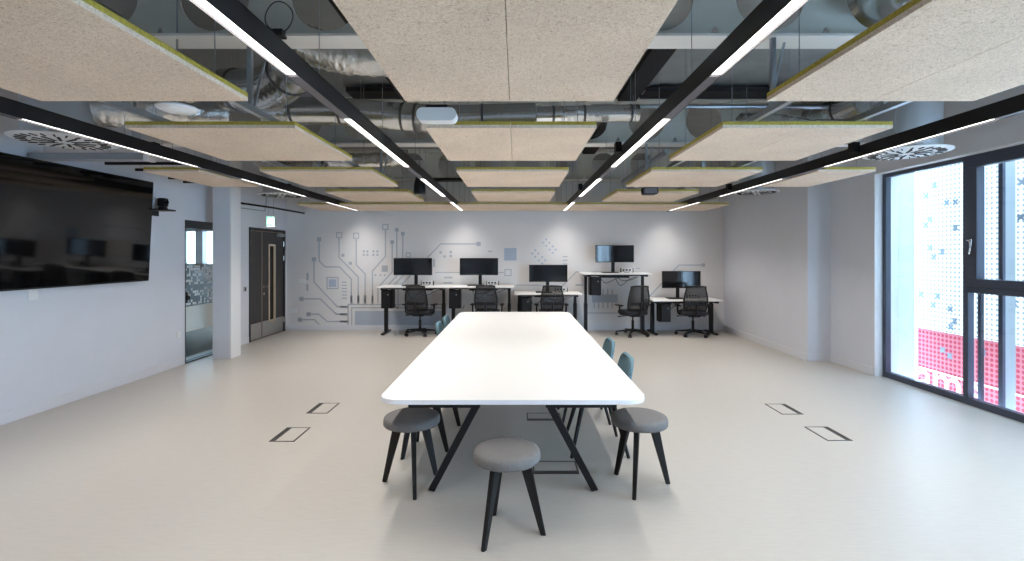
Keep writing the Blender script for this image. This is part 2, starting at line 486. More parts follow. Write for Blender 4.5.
# ------------------------------------------------------------------ track lights
LAMP_W, LAMP_SPREAD = 5.5, 120
def track(x, label):
    y0, y1 = 0.55, 10.10
    t = thing('linear_light', label, 'ceiling light', (x, 0, ZR), 0, 'black linear track lights')
    hw = 0.031
    k = MB()
    k.box(-hw, -hw+0.003, y0, y1, 0, 0.104); k.box(hw-0.003, hw, y0, y1, 0, 0.104); k.box(-hw, hw, y0, y1, 0.1, 0.104)
    k.box(-hw, hw, y0, y0+0.004, 0, 0.104); k.box(-hw, hw, y1-0.004, y1, 0, 0.104)
    k.build('housing', M['track'], t)
    segs = [(0.63, 2.43), (3.20, 5.0), (5.76, 7.58), (8.35, 10.08)]
    last = y0
    for a, b in segs:
        if a-last > 0.01: B(-hw+0.003, hw-0.003, last+0.004, a, 0.002, 0.012).build('blank_cover', M['track_cover'], t)
        B(-hw+0.0035, hw-0.0035, a, b, 0.011, 0.015).build('lit_diffuser', M['lamp'], t)
        ld = bpy.data.lights.new('lamp_light', 'AREA'); ld.shape = 'RECTANGLE'; ld.size = 2*hw-0.008; ld.size_y = b-a-0.01
        ld.energy = LAMP_W*(b-a); ld.color = (1.0, 0.96, 0.915); ld.spread = math.radians(LAMP_SPREAD)
        lo = bpy.data.objects.new('lamp_light', ld); COL.objects.link(lo); lo.parent = t; lo.location = (0, (a+b)/2, 0.0105)
        last = b
    for y in (0.7, 2.75, 4.05, 5.36, 7.9, 9.6):
        MB().cyl((0, y, 0.104), (0, y, ZC-ZR+0.001), 0.0025, n=6).build('suspension_wire', M['rod'], t)
    for y in (4.46, 7.08, 10.06):
        B(-hw-0.055 if x > 0 else -hw-0.03, -hw, y-0.04, y+0.04, 0.045, 0.135).build('driver_bracket', M['black'], t)
    return t
track(-3.275, 'black linear light nearest the television wall')
track(-1.118, 'black linear light between the table and the television side')
track(0.998, 'black linear light between the table and the window side')
track(3.172, 'black linear light nearest the window wall')

# ------------------------------------------------------------------ air diffusers with plenum
def air_diffuser(x, y, z, r, label):
    t = thing('air_diffuser', label, 'air diffuser', (x, y, z), 0, 'round swirl air diffusers')
    MB().lathe([(0.001, 0.012), (r*0.98, 0.012), (r, 0.008), (r, 0.0), (r*0.97, -0.004), (0.06, -0.012), (0.001, -0.012)], n=48).build('face_plate', M['diffuser_white'], t, smooth='auto')
    k = MB()
    for ringr, n, ln, w_ in ((0.38*r, 12, 0.40*r, 0.022), (0.76*r, 24, 0.20*r, 0.009)):
        for i in range(n):
            a = 2*PI*i/n
            Mx = Matrix.Rotation(a, 4, 'Z') @ Matrix.Translation((ringr, 0, -0.0105)) @ Matrix.Rotation(0.10, 4, 'Z')
            k.box(-ln/2, ln/2, -w_/2, w_/2, -0.004, 0.004, Mx=Mx)
    k.build('swirl_slots', M['black_void'], t)
    MB().lathe([(0.001, 0.012), (r*0.78, 0.012), (r*0.78, 0.50), (0.001, 0.50)], n=40).build('plenum_drum', M['plenum'], t, smooth='auto')
    for i in range(3):
        a = 2*PI*i/3+0.5
        MB().cyl((r*0.7*math.cos(a), r*0.7*math.sin(a), 0.5), (r*0.7*math.cos(a), r*0.7*math.sin(a), ZC-z), 0.003, n=6).build('hanger_rod', M['rod'], t)
    return t
air_diffuser(3.86, 4.79, 2.64, 0.36, 'round white swirl diffuser near the window')
air_diffuser(3.90, 7.85, 2.64, 0.34, 'round white swirl diffuser near the far right corner')
air_diffuser(-4.0, 4.29, 2.64, 0.37, 'round white swirl diffuser above the television')
air_diffuser(-4.0, 8.25, 2.64, 0.36, 'round white swirl diffuser in front of the dark double door')

# ------------------------------------------------------------------ ducts
def flex(pts, r, label, rings=60, name='flexible_duct', group='foil flexible ducts'):
    p = spline(pts, 14)
    o = MB().tube(p, r, 20, rf=lambda t: r*(1+0.012*math.sin(t*rings*2*PI/3))).build(name, M['foil'], smooth=True)
    jr = random.Random(len(label))
    for v in o.data.vertices: v.co += Vector((jr.uniform(-1, 1), jr.uniform(-1, 1), jr.uniform(-1, 1)))*0.009
    return tag(o, label, 'duct', group)
def spiral(pts, r, label, bands=(), name='spiral_duct', n=14, capped=True):
    p = spline(pts, n)
    t = thing(name, label, 'duct', p[0], 0, 'silver spiral ducts')
    off = Vector(p[0])
    MB().tube([q-off for q in p], r, 28).build('duct_run', M['duct'], t, smooth='auto')
    for b in bands:
        i = max(1, min(len(p)-2, int(b*(len(p)-1))))
        d = (p[i+1]-p[i-1]).normalized()
        MB().cyl(p[i]-off-d*0.012, p[i]-off+d*0.012, r+0.006, n=28).build('joint_band', M['band'], t)
        q = p[i]-off
        MB().cyl(q+Vector((0, 0, r)), Vector((q.x, q.y, ZC-off.z)), 0.003, n=6).build('hanger_rod', M['rod'], t)
    return t
spiral([(-2.6, 5.02, 3.12), (-1.9, 5.02, 3.12), (-1.2, 5.0, 3.06), (-0.7, 4.98, 3.03), (0.2, 4.98, 3.05)], 0.14, 'larger silver spiral duct crossing over the table', (0.12, 0.3, 0.52, 0.60, 0.86))
spiral([(0.21, 4.98, 3.07), (0.7, 4.98, 3.08), (1.26, 4.98, 3.09)], 0.085, 'slim silver spiral duct ending at the right track light', (0.2, 0.5, 0.95))
spiral([(-2.75, 4.6, 3.2), (-2.3, 4.45, 3.16), (-1.95, 4.15, 3.18), (-1.80, 3.95, 3.2)], 0.19, 'bent silver duct beside the nearest beam on the television side', (0.1, 0.72))
spiral([(2.45, 0.6, 3.37), (2.45, 2.2, 3.37), (2.45, 3.32, 3.37)], 0.2, 'silver duct reaching the nearest beam on the window side', (0.4, 0.7))
spiral([(3.94, 5.4, 3.37), (3.94, 6.2, 3.37), (3.94, 7.2, 3.37)], 0.19, 'silver duct passing through the middle beam near the window', (0.25, 0.75))
flex([(-1.62, 3.70, 3.25), (-1.45, 3.72, 3.2), (-1.2, 3.75, 3.17), (-0.7, 3.78, 3.18), (-0.2, 3.9, 3.3)], 0.14, 'foil flexible duct behind the nearest beam beside the left track light')
flex([(-3.74, 4.32, 2.93), (-3.5, 4.42, 2.95), (-3.2, 4.6, 2.98), (-2.9, 4.85, 3.05)], 0.15, 'foil flexible duct leaving the diffuser drum above the television')
flex([(-3.35, 4.0, 3.2), (-3.05, 4.1, 3.12), (-2.95, 4.4, 3.12)], 0.11, 'foil flexible duct above the white disc on the television side')
flex([(0.72, 3.42, 3.16), (0.72, 3.85, 3.12), (0.70, 4.3, 3.12), (0.62, 4.7, 3.2)], 0.085, 'foil flexible duct running back beside the right track light')
flex([(-4.25, 7.9, 3.25), (-3.8, 7.6, 3.0), (-3.4, 7.4, 2.9), (-2.9, 7.2, 2.95)], 0.14, 'foil flexible duct above the column')
flex([(-2.6, 6.75, 2.95), (-2.1, 6.7, 2.93), (-1.8, 6.72, 2.95), (-1.5, 6.75, 3.0)], 0.10, 'foil flexible duct between the third and fourth rafts')
flex([(3.55, 4.95, 2.9), (3.2, 5.2, 2.95), (2.9, 5.5, 3.1), (2.7, 5.8, 3.2)], 0.13, 'foil flexible duct leaving the diffuser drum near the window')
# pipes and conduits
def pipe(pts, r, m, label, name='pipe', cat='pipe', group='pipes and conduits under the soffit'):
    return tag(MB().tube([Vector(p) for p in pts], r, 10).build(name, m, smooth=True), label, cat, group)
def hung_pipe(p0, p1, r, m, label, drops=(0.15, 0.85)):
    t = thing('pipe', label, 'pipe', p0, 0, 'pipes and conduits under the soffit')
    d = Vector(p1)-Vector(p0)
    MB().cyl((0, 0, 0), d, r, n=12).build('pipe_run', m, t, smooth='auto')
    for f in drops:
        q = d*f
        MB().cyl(q, (q.x, q.y, ZC-p0[2]), 0.003, n=6).build('hanger_rod', M['rod'], t)
    return t
hung_pipe((0.9, 5.82, 3.41), (4.3, 5.82, 3.41), 0.028, M['galv'], 'blue grey pipe crossing in front of the middle beam')
hung_pipe((-4.6, 5.6, 3.3), (-1.3, 5.6, 3.3), 0.028, M['galv'], 'grey pipe crossing on the television side')
hung_pipe((-1.0, 4.35, 3.42), (-0.3, 4.35, 3.42), 0.02, M['black'], 'short black pipe seen beside the nearest raft')
hung_pipe((-4.4, 6.75, 3.2), (2.4, 6.75, 3.2), 0.03, M['galv'], 'grey pipe crossing behind the middle beam')
hung_pipe((-3.05, 3.4, 3.45), (-3.05, 8.9, 3.45), 0.03, M['galv'], 'grey pipe running back on the television side')
hung_pipe((-1.35, 3.45, 3.5), (-1.35, 5.9, 3.5), 0.022, M['black'], 'black conduit running back beside the left track light', (0.2, 0.8))
hung_pipe((2.0, 6.4, 3.0), (2.0, 9.1, 3.0), 0.035, M['galv'], 'grey pipe running back behind the middle beam on the window side')
hung_pipe((-1.45, 7.05, 2.72), (-0.55, 7.05, 2.72), 0.03, M['black'], 'short black pipe behind the black hanging speaker')
pipe([(-4.93, 8.2, 2.50), (-4.78, 8.25, 2.52), (-4.62, 9.2, 2.52), (-4.56, 10.2, 2.515), (-4.56, 10.41, 2.515)], 0.018, M['black'], 'black pipe above the double door', 'pipe')
pipe([(-4.93, 8.3, 2.45), (-4.85, 8.35, 2.45), (-4.80, 9.25, 2.46), (-4.80, 9.3, 2.62), (-4.80, 9.3, 3.655)], 0.008, M['rod'], 'thin grey conduit above the double door', 'conduit')
# black bars by the wall
for x0, x1, y, lb in ((-4.42, -3.42, 5.21, 'nearest black bar between the television wall and the narrow raft'), (-4.40, -4.03, 5.6, 'second black bar beside the narrow raft near the television'),
                      (-4.45, -4.03, 6.2, 'third black bar beside the narrow raft near the television'), (-4.5, -4.03, 6.55, 'last black bar behind the narrow raft near the television')):
    t = thing('support_bar', lb, 'bar', ((x0+x1)/2, y, 2.60), 0, 'black support bars by the television wall')
    h = (x1-x0)/2
    B(-h, h, -0.012, 0.012, 0, 0.03).build('bar_rail', M['black'], t)
    MB().cyl((-h+0.05, 0, 0.03), (-h+0.05, 0, ZC-2.6), 0.003, n=6).build('hanger_rod', M['rod'], t)
t = thing('cable_trunking', 'pale grey cable trunking hung above the television', 'trunking', (-4.2, 4.92, 2.59))
B(-0.72, 0.45, -0.05, 0.05, 0, 0.07, 0.004).build('trunking_body', M['greypl'], t)
B(0.45, 0.50, -0.055, 0.055, -0.01, 0.075, 0.004).build('end_box', M['white_pl'], t)
for x in (-0.6, 0.3): MB().cyl((x, 0, 0.07), (x, 0, ZC-2.59), 0.003, n=6).build('hanger_rod', M['rod'], t)
# cable coil hanging on the nearest beam
k = MB(); k.tube([(-1.53+0.09*math.cos(2*PI*i/36), 3.125+0.006*math.sin(6*PI*i/36), 3.17+0.098*math.sin(2*PI*i/36)) for i in range(36)], 0.004, 6, closed=True)
k.box(-1.56, -1.50, 3.10, 3.17, 3.045, 3.085)
tag(k.build('cable_coil', M['cable']), 'coil of black cable clipped to the nearest beam', 'cable')

# white bar shaped device and white disc between first and second rows
t = thing('wireless_unit', 'white rounded box hung between the first two rafts over the table', 'wireless unit', (-0.52, 3.2, 2.51))
MB().prism(rrect(-0.13, 0.13, 0, 0.085, 0.04), -0.05, 0.05, XZ).build('casing', M['white_pl'], t, smooth='auto')
B(-0.07, 0.07, -0.03, 0.03, 0.085, 0.11).build('mount_plate', M['black'], t)
for x in (-0.05, 0.05): MB().cyl((x, 0, 0.11), (x, 0, ZC-2.51), 0.003, n=6).build('hanger_rod', M['rod'], t)
t = thing('access_point', 'white round disc hung between the first two rafts on the television side', 'wireless unit', (-2.24, 3.2, 2.60))
MB().lathe([(0.001, -0.02), (0.09, -0.017), (0.12, -0.004), (0.122, 0.008), (0.11, 0.016), (0.001, 0.018)], n=36).build('casing', M['white_pl'], t, smooth=True)
MB().cyl((0, 0, 0.018), (0, 0, ZC-2.6), 0.006, n=8).build('hanger_rod', M['rod'], t)
# black speakers
t = thing('ceiling_speaker', 'small black rounded speaker behind the third raft on the window side', 'speaker', (1.84, 6.66, 2.455))
MB().prism(rrect(-0.10, 0.10, 0, 0.11, 0.03), -0.07, 0.07, XZ).build('cabinet', M['black'], t, smooth='auto')
B(-0.085, 0.085, -0.073, -0.07, 0.015, 0.095).build('grille', M['track_cover'], t)
MB().cyl((0, 0, 0.11), (0, 0, ZC-2.455), 0.006, n=8).build('hanger_rod', M['rod'], t)
t = thing('pendant_speaker', 'tall black speaker hung behind the left track light', 'speaker', (-1.33, 6.68, 2.46))
MB().lathe([(0.001, 0), (0.07, 0.0), (0.085, 0.02), (0.08, 0.12), (0.055, 0.24), (0.02, 0.27), (0.001, 0.27)], n=28).build('cabinet', M['black'], t, smooth='auto')
MB().lathe([(0.001, -0.004), (0.06, -0.004), (0.066, 0.0), (0.001, 0.0)], n=28).build('grille', M['track_cover'], t)
MB().cyl((0, 0, 0.27), (0, 0, ZC-2.46), 0.005, n=8).build('hanger_rod', M['rod'], t)

# ------------------------------------------------------------------ window
wn = thing('window_1', 'tall dark framed window wall on the right', 'window', (XW, 0, 0))
wn['kind'] = 'structure'
fd = (-0.03, 0.04)
def wf(y0, y1, z0, z1, name='frame', m='winframe', dx=fd): return B(dx[0], dx[1], y0, y1, z0, z1, 0.003).build(name, M[m], wn)
wf(WY0, WY1-0.012, 0.0, 0.075, 'bottom_rail'); wf(WY0, WY1-0.012, WZ-0.062, WZ-0.012, 'top_rail')
muls = [WY1-0.042, 5.30, 4.0, 2.65, 1.3, 0.0, WY0+0.03]
for y in muls: wf(y-0.03, y+0.03, 0.075, WZ-0.062, 'mullion')
for i, (a, b) in enumerate(zip(muls[:-1], muls[1:])):
    ya, yb = b+0.03, a-0.03
    if i % 2 == 0:
        B(0.0, 0.008, ya, yb, 0.075, WZ-0.062).build('glass_pane', M['winglass'], wn)
    else:
        wf(ya, yb, 1.22, 1.29, 'transom')
        B(0.0, 0.008, ya, yb, 0.075, 1.22).build('glass_pane', M['winglass'], wn)
        sash = MB()
        for q in ((ya+0.004, yb-0.004, 1.294, 1.375), (ya+0.004, yb-0.004, WZ-0.15, WZ-0.066), (ya+0.004, ya+0.13, 1.375, WZ-0.15), (yb-0.13, yb-0.004, 1.375, WZ-0.15)):
            sash.box(-0.06, 0.03, q[0], q[1], q[2], q[3], 0.004)
        so = sash.build('sash_frame', M['winframe'], wn)
        B(-0.004, 0.004, ya+0.13, yb-0.13, 1.375, WZ-0.15).build('glass_pane', M['winglass'], so)
        h = MB(); hy = yb-0.07
        h.box(-0.072, -0.06, hy-0.014, hy+0.014, 1.72, 1.80, 0.003)
        h.tube(spline([(-0.07, hy, 1.78), (-0.10, hy, 1.785), (-0.105, hy-0.03, 1.775), (-0.105, hy-0.035, 1.70), (-0.10, hy-0.02, 1.64)], 6), 0.009, 8)
        h.build('handle', M['chrome'], so, smooth='auto')

# outside: perforated facade screen, fins and posts
XS = 5.82
t = thing('facade_screen', 'white perforated screen with pink band outside the window', 'facade screen', (XS, 0, 0))
B(0, 0.02, 2.4, 7.02, 0.58, 3.6).build('white_sheet', M['screen_panel'], t)
B(0, 0.02, 2.4, 7.02, -0.62, 0.575).build('pink_sheet', M['pink_panel'], t)
B(0, 0.02, 2.4, 7.02, -1.5, -0.625).build('white_base_sheet', M['letter'], t)
k = MB()
def cross(y, z, r):
    for a in (PI/4, -PI/4):
        Mx = Matrix.Translation((-0.004, y, z)) @ Matrix.Rotation(a, 4, 'X')
        for s0, s1 in (((-r, r),) if a > 0 else ((-r, -r*0.30), (r*0.30, r))): k.box(-0.003, 0.003, s0, s1, -r*0.30, r*0.30, Mx=Mx)
# crosses in the same scattered pattern along the screen
def scr(px, py):
    Y = 484*XS/(px-516); return Y, EYE-(py-254)*Y/484
for px, py in ((934.8, 185.6), (926.5, 196), (947, 202.8), (955.7, 202), (930.4, 219.2), (926, 225), (955.5, 227.5), (930.4, 248), (942.6, 252), (934.2, 257.3), (921, 294), (938, 296), (933.5, 305), (950.5, 309), (955, 321), (951, 327), (943, 350), (950, 356), (983, 352), (1014, 303), (1022, 182), (1021, 217)):
    y, z = scr(px, py); cross(y, z, 0.048)
for i in range(22):
    cross(random.uniform(2.5, 5.2), random.uniform(0.2, 3.3), 0.055)
k.build('cross_pattern', M['cross'], t)
for txt, y, z, s in (('ame', 7.02, -0.30, 0.62), ('ame', 4.5, -0.30, 0.62)):
    cu = bpy.data.curves.new('lettering', 'FONT'); cu.body = txt; cu.size = s; cu.extrude = 0.003; cu.offset = 0.0
    cu.space_character = 0.95
    tmp = bpy.data.objects.new('tmp', cu); COL.objects.link(tmp)
    dg = bpy.context.evaluated_depsgraph_get()
    me = bpy.data.meshes.new_from_object(tmp.evaluated_get(dg))
    bpy.data.objects.remove(tmp); 
    me.materials.clear(); me.materials.append(M['letter'])
    o = bpy.data.objects.new('lettering', me); COL.objects.link(o); o.parent = t
    o.rotation_euler = (PI/2, 0, -PI/2); o.location = (-0.006, y, z)
    o['label'] = 'white lettering on the pink band'
B(-0.02, 0.0, 2.4, 7.02, 0.0, 0.02).build('thin_rail', M['letter'], t)
k = thing('facade_fin', 'wide pale blue fin outside the far end of the window', 'facade fin', (5.19, 6.78, 0), 0, 'pale blue facade fins')
B(0.0, 0.40, 0, 0.02, -1.5, 3.5).build('fin_blade', M['fin'], k)
B(-0.03, 0.0, -0.02, 0.03, -1.5, 3.5).build('fin_post', M['winframe'], k)
k = thing('facade_fin', 'narrow pale blue fin outside the opening window', 'facade fin', (5.30, 5.26, 0), 0, 'pale blue facade fins')
B(0.0, 0.13, 0, 0.02, -1.5, 3.5).build('fin_blade', M['fin'], k)
B(-0.03, 0.0, -0.02, 0.03, -1.5, 3.5).build('fin_post', M['winframe'], k)
k = thing('facade_post', 'slim dark post outside beside the window mullion', 'post', (5.33, 5.55, -1.5))
B(-0.02, 0.02, -0.02, 0.02, 0, 5, 0.003).build('post_shaft', M['winframe'], k)
B(-0.05, 0.05, -0.05, 0.05, 0, 0.02).build('post_foot', M['winframe'], k)
struct(B(XW+0.21, 12, -6, 14, -1.7, -1.5).build('ground', M['ground']), 'pale paving below the window')

# ------------------------------------------------------------------ room beyond the glazed door
w = MB()
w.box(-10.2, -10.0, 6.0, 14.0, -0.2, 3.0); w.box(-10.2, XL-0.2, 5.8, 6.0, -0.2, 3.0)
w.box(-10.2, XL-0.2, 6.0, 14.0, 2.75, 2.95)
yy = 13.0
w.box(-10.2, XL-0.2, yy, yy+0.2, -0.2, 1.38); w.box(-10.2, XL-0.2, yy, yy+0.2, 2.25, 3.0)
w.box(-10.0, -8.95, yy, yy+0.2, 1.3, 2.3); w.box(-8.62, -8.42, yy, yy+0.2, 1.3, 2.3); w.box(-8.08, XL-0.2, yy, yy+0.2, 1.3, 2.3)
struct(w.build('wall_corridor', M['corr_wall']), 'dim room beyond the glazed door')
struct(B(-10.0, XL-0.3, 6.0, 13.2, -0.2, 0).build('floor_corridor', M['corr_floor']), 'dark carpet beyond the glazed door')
# glazed door
gd = thing('door_2', 'frameless glazed door with dotted film beside the column', 'door', (XL-0.06, GD0, 0)); gd['kind'] = 'structure'
W = GD1-GD0
k = MB(); k.box(-0.05, 0.062, 0, 0.02, 0, GDH); k.box(-0.05, 0.062, W-0.02, W, 0, GDH); k.box(-0.05, 0.062, 0, W, GDH-0.12, GDH); k.box(-0.05, 0.062, 0, W, 0, 0.015)
k.build('door_frame', M['doorframe'], gd)
B(0, 0.01, 0.02, W-0.02, 0.015, GDH-0.12).build('glass_pane', M['doorglass'], gd)
k = MB()
rnd = random.Random(3)
for r_ in range(14):
    z = 0.86+r_*0.044
    if r_ in (6,): continue
    for c_ in range(23):
        if rnd.random() < (0.62 if r_ not in (5, 7) else 0.35): 
            y = 0.03+c_*0.044; k.box(0.0105, 0.012, y, y+0.036, z, z+0.036)
k.build('dotted_film', M['film'], gd)
B(0.0105, 0.0125, 0.02, W-0.02, 0.46, 0.84).build('frosted_film', M['frost'], gd)
k = MB(); k.cyl((0.01, 0.09, 0.98), (0.055, 0.09, 0.98), 0.035, n=20); k.box(0.0, 0.02, 0.05, 0.13, 0.90, 1.06, 0.004); k.build('lock_handle', M['black'], gd)

# ------------------------------------------------------------------ double door in the left wall
dd = thing('door_1', 'dark brown double door with steel kick plates', 'door', (XL, DD0, 0)); dd['kind'] = 'structure'
W = DD1-DD0
k = MB(); k.box(-0.19, 0.015, 0, 0.045, 0, DDH, 0.003); k.box(-0.19, 0.015, W-0.045, W, 0, DDH, 0.003); k.box(-0.19, 0.015, 0.0, W, DDH-0.05, DDH, 0.003)
k.build('door_frame', M['doorframe'], dd)
ym = 0.475
def leaf(y0, y1, nm):
    return B(-0.055, -0.01, y0, y1, 0.008, DDH-0.055, 0.002).build(nm, M['door'], dd)
l1 = leaf(0.049, ym-0.004, 'slave_leaf')
l2 = MB(); vy0, vy1, vz0, vz1 = 0.74, 0.99, 0.28, 1.83
for q in ((ym+0.004, vy0, 0.008, DDH-0.055), (vy1, W-0.049, 0.008, DDH-0.055), (vy0, vy1, 0.008, vz0), (vy0, vy1, vz1, DDH-0.055)):
    l2.box(-0.055, -0.01, *q)
l2 = l2.build('main_leaf', M['door'], dd)
B(-0.014, -0.005, ym-0.008, ym+0.006, 0.01, DDH-0.056).build('meeting_edge', M['door_edge'], dd)
B(-0.012, -0.006, 0.05, W-0.05, DDH-0.064, DDH-0.054).build('head_seal', M['door_edge'], dd)
k = MB()
for q in ((vy0-0.008, vy0+0.03, vz0, vz1), (vy1-0.03, vy1+0.008, vz0, vz1), (vy0, vy1, vz0-0.008, vz0+0.03), (vy0, vy1, vz1-0.03, vz1+0.008)):
    k.box(-0.03, -0.002, *q)
k.build('vision_panel_bead', M['beige'], l2)
B(-0.036, -0.030, vy0+0.03, vy1-0.03, vz0+0.03, vz1-0.03).build('vision_glass', M['tvscreen'], l2)
B(-0.01, -0.007, 0.055, ym-0.02, 0.02, 0.32).build('kick_plate', M['steel'], l1)
B(-0.01, -0.007, ym+0.02, W-0.055, 0.02, 0.32).build('kick_plate', M['steel'], l2)
for z in (0.25, 1.55, 1.85):
    for y in (0.047, W-0.047):
        MB().cyl((0.0, y, z-0.05), (0.0, y, z+0.05), 0.012, n=10).build('hinge', M['steel'], dd)
k = MB(); k.cyl((-0.01, ym+0.06, 1.0), (0.0, ym+0.06, 1.0), 0.027, n=18); k.cyl((0.0, ym+0.06, 1.0), (0.05, ym+0.06, 1.0), 0.01, n=10); k.cyl((0.05, ym+0.06, 1.0), (0.05, ym+0.19, 1.0), 0.01, n=10)
k.cyl((-0.01, ym+0.06, 0.86), (0.004, ym+0.06, 0.86), 0.026, n=18)
k.build('lever_handle', M['chrome'], l2)
B(-0.01, 0.045, W-0.33, W-0.09, DDH-0.14, DDH-0.075, 0.006).build('door_closer', M['greypl'], l2)
# beyond the double door: backing wall
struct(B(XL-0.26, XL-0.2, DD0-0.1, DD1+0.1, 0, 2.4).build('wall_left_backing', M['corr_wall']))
# switch plates, sockets
def plate(name, label, x, y, z, axis, m='white_pl', group='wall plates', w_=0.086, h_=0.086, dark=None):
    t = thing(name, label, 'wall plate', (x, y, z), 0, group)
    if axis == 'L':
        B(0, 0.009, -w_/2, w_/2, -h_/2, h_/2, 0.002).build('plate', M[m], t)
        B(0.009, 0.013, -0.014, 0.014, -0.025, 0.025, 0.001).build('rocker', M[dark or m], t)
    else:
        B(-w_/2, w_/2, -0.009, 0, -h_/2, h_/2, 0.002).build('plate', M[m], t)
        for sx in (-0.03, 0.03): B(sx-0.018, sx+0.018, -0.013, -0.009, -0.018, 0.018, 0.001).build('rocker', M[dark or m], t)
plate('door_release_plate', 'grey release plate on the wall before the double door', XL, 8.82, 1.0, 'L', 'greypl', dark='black')
plate('light_switch', 'white double switch on the back wall by the door', -4.6, YB, 1.06, 'B', w_=0.146)
plate('socket_plate', 'white socket low on the back wall beside the double door', -4.78, YB, 0.42, 'B', w_=0.146)

plate('socket_plate', 'white socket low on the wall beside the glazed door', XL, 7.08, 0.46, 'L')
# exit sign hung before the double door
t = thing('exit_sign', 'green running man exit sign hung by the double door', 'exit sign', (-4.66, 9.2, 2.17))
B(-0.085, 0.085, -0.012, 0.012, 0, 0.19, 0.004).build('light_box', M['white_pl'], t)
B(-0.078, 0.078, -0.0145, -0.012, 0.015, 0.18).build('green_face', M['green'], t)
k = MB()  # running figure and doorway
k.cyl((-0.02, -0.0165, 0.148), (-0.02, -0.0145, 0.148), 0.012, n=14)
for p in (((-0.025, 0.135), (-0.035, 0.085), 0.018), ((-0.035, 0.088), (-0.008, 0.062), 0.012), ((-0.008, 0.062), (-0.012, 0.032), 0.011), ((-0.038, 0.088), (-0.052, 0.058), 0.012), ((-0.052, 0.058), (-0.072, 0.05), 0.010),
          ((-0.02, 0.128), (0.006, 0.108), 0.009), ((-0.028, 0.128), (-0.052, 0.115), 0.009), ((-0.052, 0.115), (-0.058, 0.098), 0.008)):
    k.bar((p[0][0], -0.0155, p[0][1]), (p[1][0], -0.0155, p[1][1]), p[2], 0.002, u=(p[1][1]-p[0][1], 0, p[0][0]-p[1][0]))
k.box(0.025, 0.066, -0.0165, -0.0145, 0.03, 0.165)
k.build('pictogram', M['signwhite'], t)
B(-0.075, 0.075, -0.01, 0.01, -0.012, 0.0).build('downlight_strip', M['signwhite'], t)
for x in (-0.05, 0.05): MB().cyl((x, 0, 0.19), (x, 0, ZC-2.17), 0.003, n=6).build('hanger_rod', M['rod'], t)

# ------------------------------------------------------------------ television
tv = thing('television', 'very large black wall mounted television on the left wall', 'television', (-4.90, 5.28, 1.285))
tilt = math.radians(2.8)
hw, hh = 1.145, 1.31
panel = B(-0.03, 0.028, -hw, hw, 0, hh, 0.006).build('casing', M['black'], tv)
scr_o = B(0.0285, 0.0305, -hw+0.012, hw-0.012, 0.018, hh-0.012).build('screen', M['tvscreen'], tv)
for o in (panel, scr_o): o.rotation_euler.y = tilt
MB().box(-0.035, 0.02, -0.5, 0.5, 0.35, 0.95).build('wall_bracket', M['black'], tv)
t = thing('cable_cover', 'short white cable cover below the television', 'cable cover', (XL, 4.93, 1.17))
B(0, 0.025, -0.05, 0.05, 0, 0.16, 0.004).build('cover_channel', M['white_pl'], t); B(0.025, 0.028, -0.045, 0.045, 0.005, 0.155).build('cover_lid', M['white_pl'], t)
t = thing('camera_shelf', 'black bracket shelf on the wall beside the television', 'shelf', (XL, 6.60, 2.23))
B(0, 0.22, -0.11, 0.12, 0, 0.02, 0.003).build('shelf_board', M['black'], t)
B(0, 0.012, -0.08, 0.08, -0.07, 0.0).build('wall_bracket', M['black'], t)
t = thing('conference_camera', 'black conference camera on the bracket shelf', 'camera', (XL+0.11, 6.62, 2.25))
MB().lathe([(0.001, 0), (0.055, 0), (0.055, 0.03), (0.02, 0.035), (0.001, 0.035)], n=24).build('camera_foot', M['black'], t)
B(-0.05, 0.05, -0.05, 0.05, 0.035, 0.155, 0.02).build('camera_head', M['black'], t)
MB().cyl((0.05, 0, 0.10), (0.065, 0, 0.10), 0.03, 0.026, n=20).build('lens', M['screen'], t)

# ------------------------------------------------------------------ mural on the back wall
mu = thing('wall_mural', 'grey blue circuit board mural painted on the back wall', 'mural', (0, YB, 0))
UY = YB-0.0
def mp(px, py): return ((px-516)*UY/484, EYE-(py-254)*UY/484)
TH = 0.0025
def trace(pts, w_=0.026, m='mural'):
    k = MB(); q = [mp(*p) for p in pts]
    n = len(q); L, R = [], []
    for i in range(n):
        a = Vector(q[max(i-1, 0)]); b = Vector(q[i]); c = Vector(q[min(i+1, n-1)])
        d1 = (b-a).normalized() if i > 0 else (c-b).normalized(); d2 = (c-b).normalized() if i < n-1 else d1
        n1 = Vector((-d1.y, d1.x)); n2 = Vector((-d2.y, d2.x)); mm = (n1+n2).normalized()
        s_ = w_/2/max(0.3, mm.dot(n1)); L.append(b+mm*s_); R.append(b-mm*s_)
    k.prism([tuple(v) for v in L]+[tuple(v) for v in reversed(R)], -TH, -0.0003, XZ)
    return k.build('trace', M[m], mu)
def rect(x0, y0, x1, y1, nm='pad', m='mural', th=TH):
    a, b = mp(x0, y1), mp(x1, y0)
    return B(a[0], b[0], -th, -0.0003, a[1], b[1]).build(nm, M[m], mu)
def pad(px, py, s=4.2): return rect(px-s/2, py-s/2, px+s/2, py+s/2)
def hollow(px, py, s=6, wd=0.9, nm='hollow_pad'):
    k = MB()
    for x0, y0, x1, y1 in ((-s/2, -s/2, s/2, -s/2+wd), (-s/2, s/2-wd, s/2, s/2), (-s/2, -s/2, -s/2+wd, s/2), (s/2-wd, -s/2, s/2, s/2)):
        a, b = mp(px+x0, py+y1), mp(px+x1, py+y0); k.box(a[0], b[0], -TH, -0.0003, a[1], b[1])
    return k.build(nm, M['mural'], mu)
trace([(319.1, 240), (319.1, 260.9), (325.2, 266.9), (339.6, 266.9), (351.3, 279), (351.3, 303)]); pad(319.1, 239.3)
trace([(339.1, 238), (339.1, 257.5), (358.3, 277), (358.3, 303)]); hollow(339.3, 235.2)
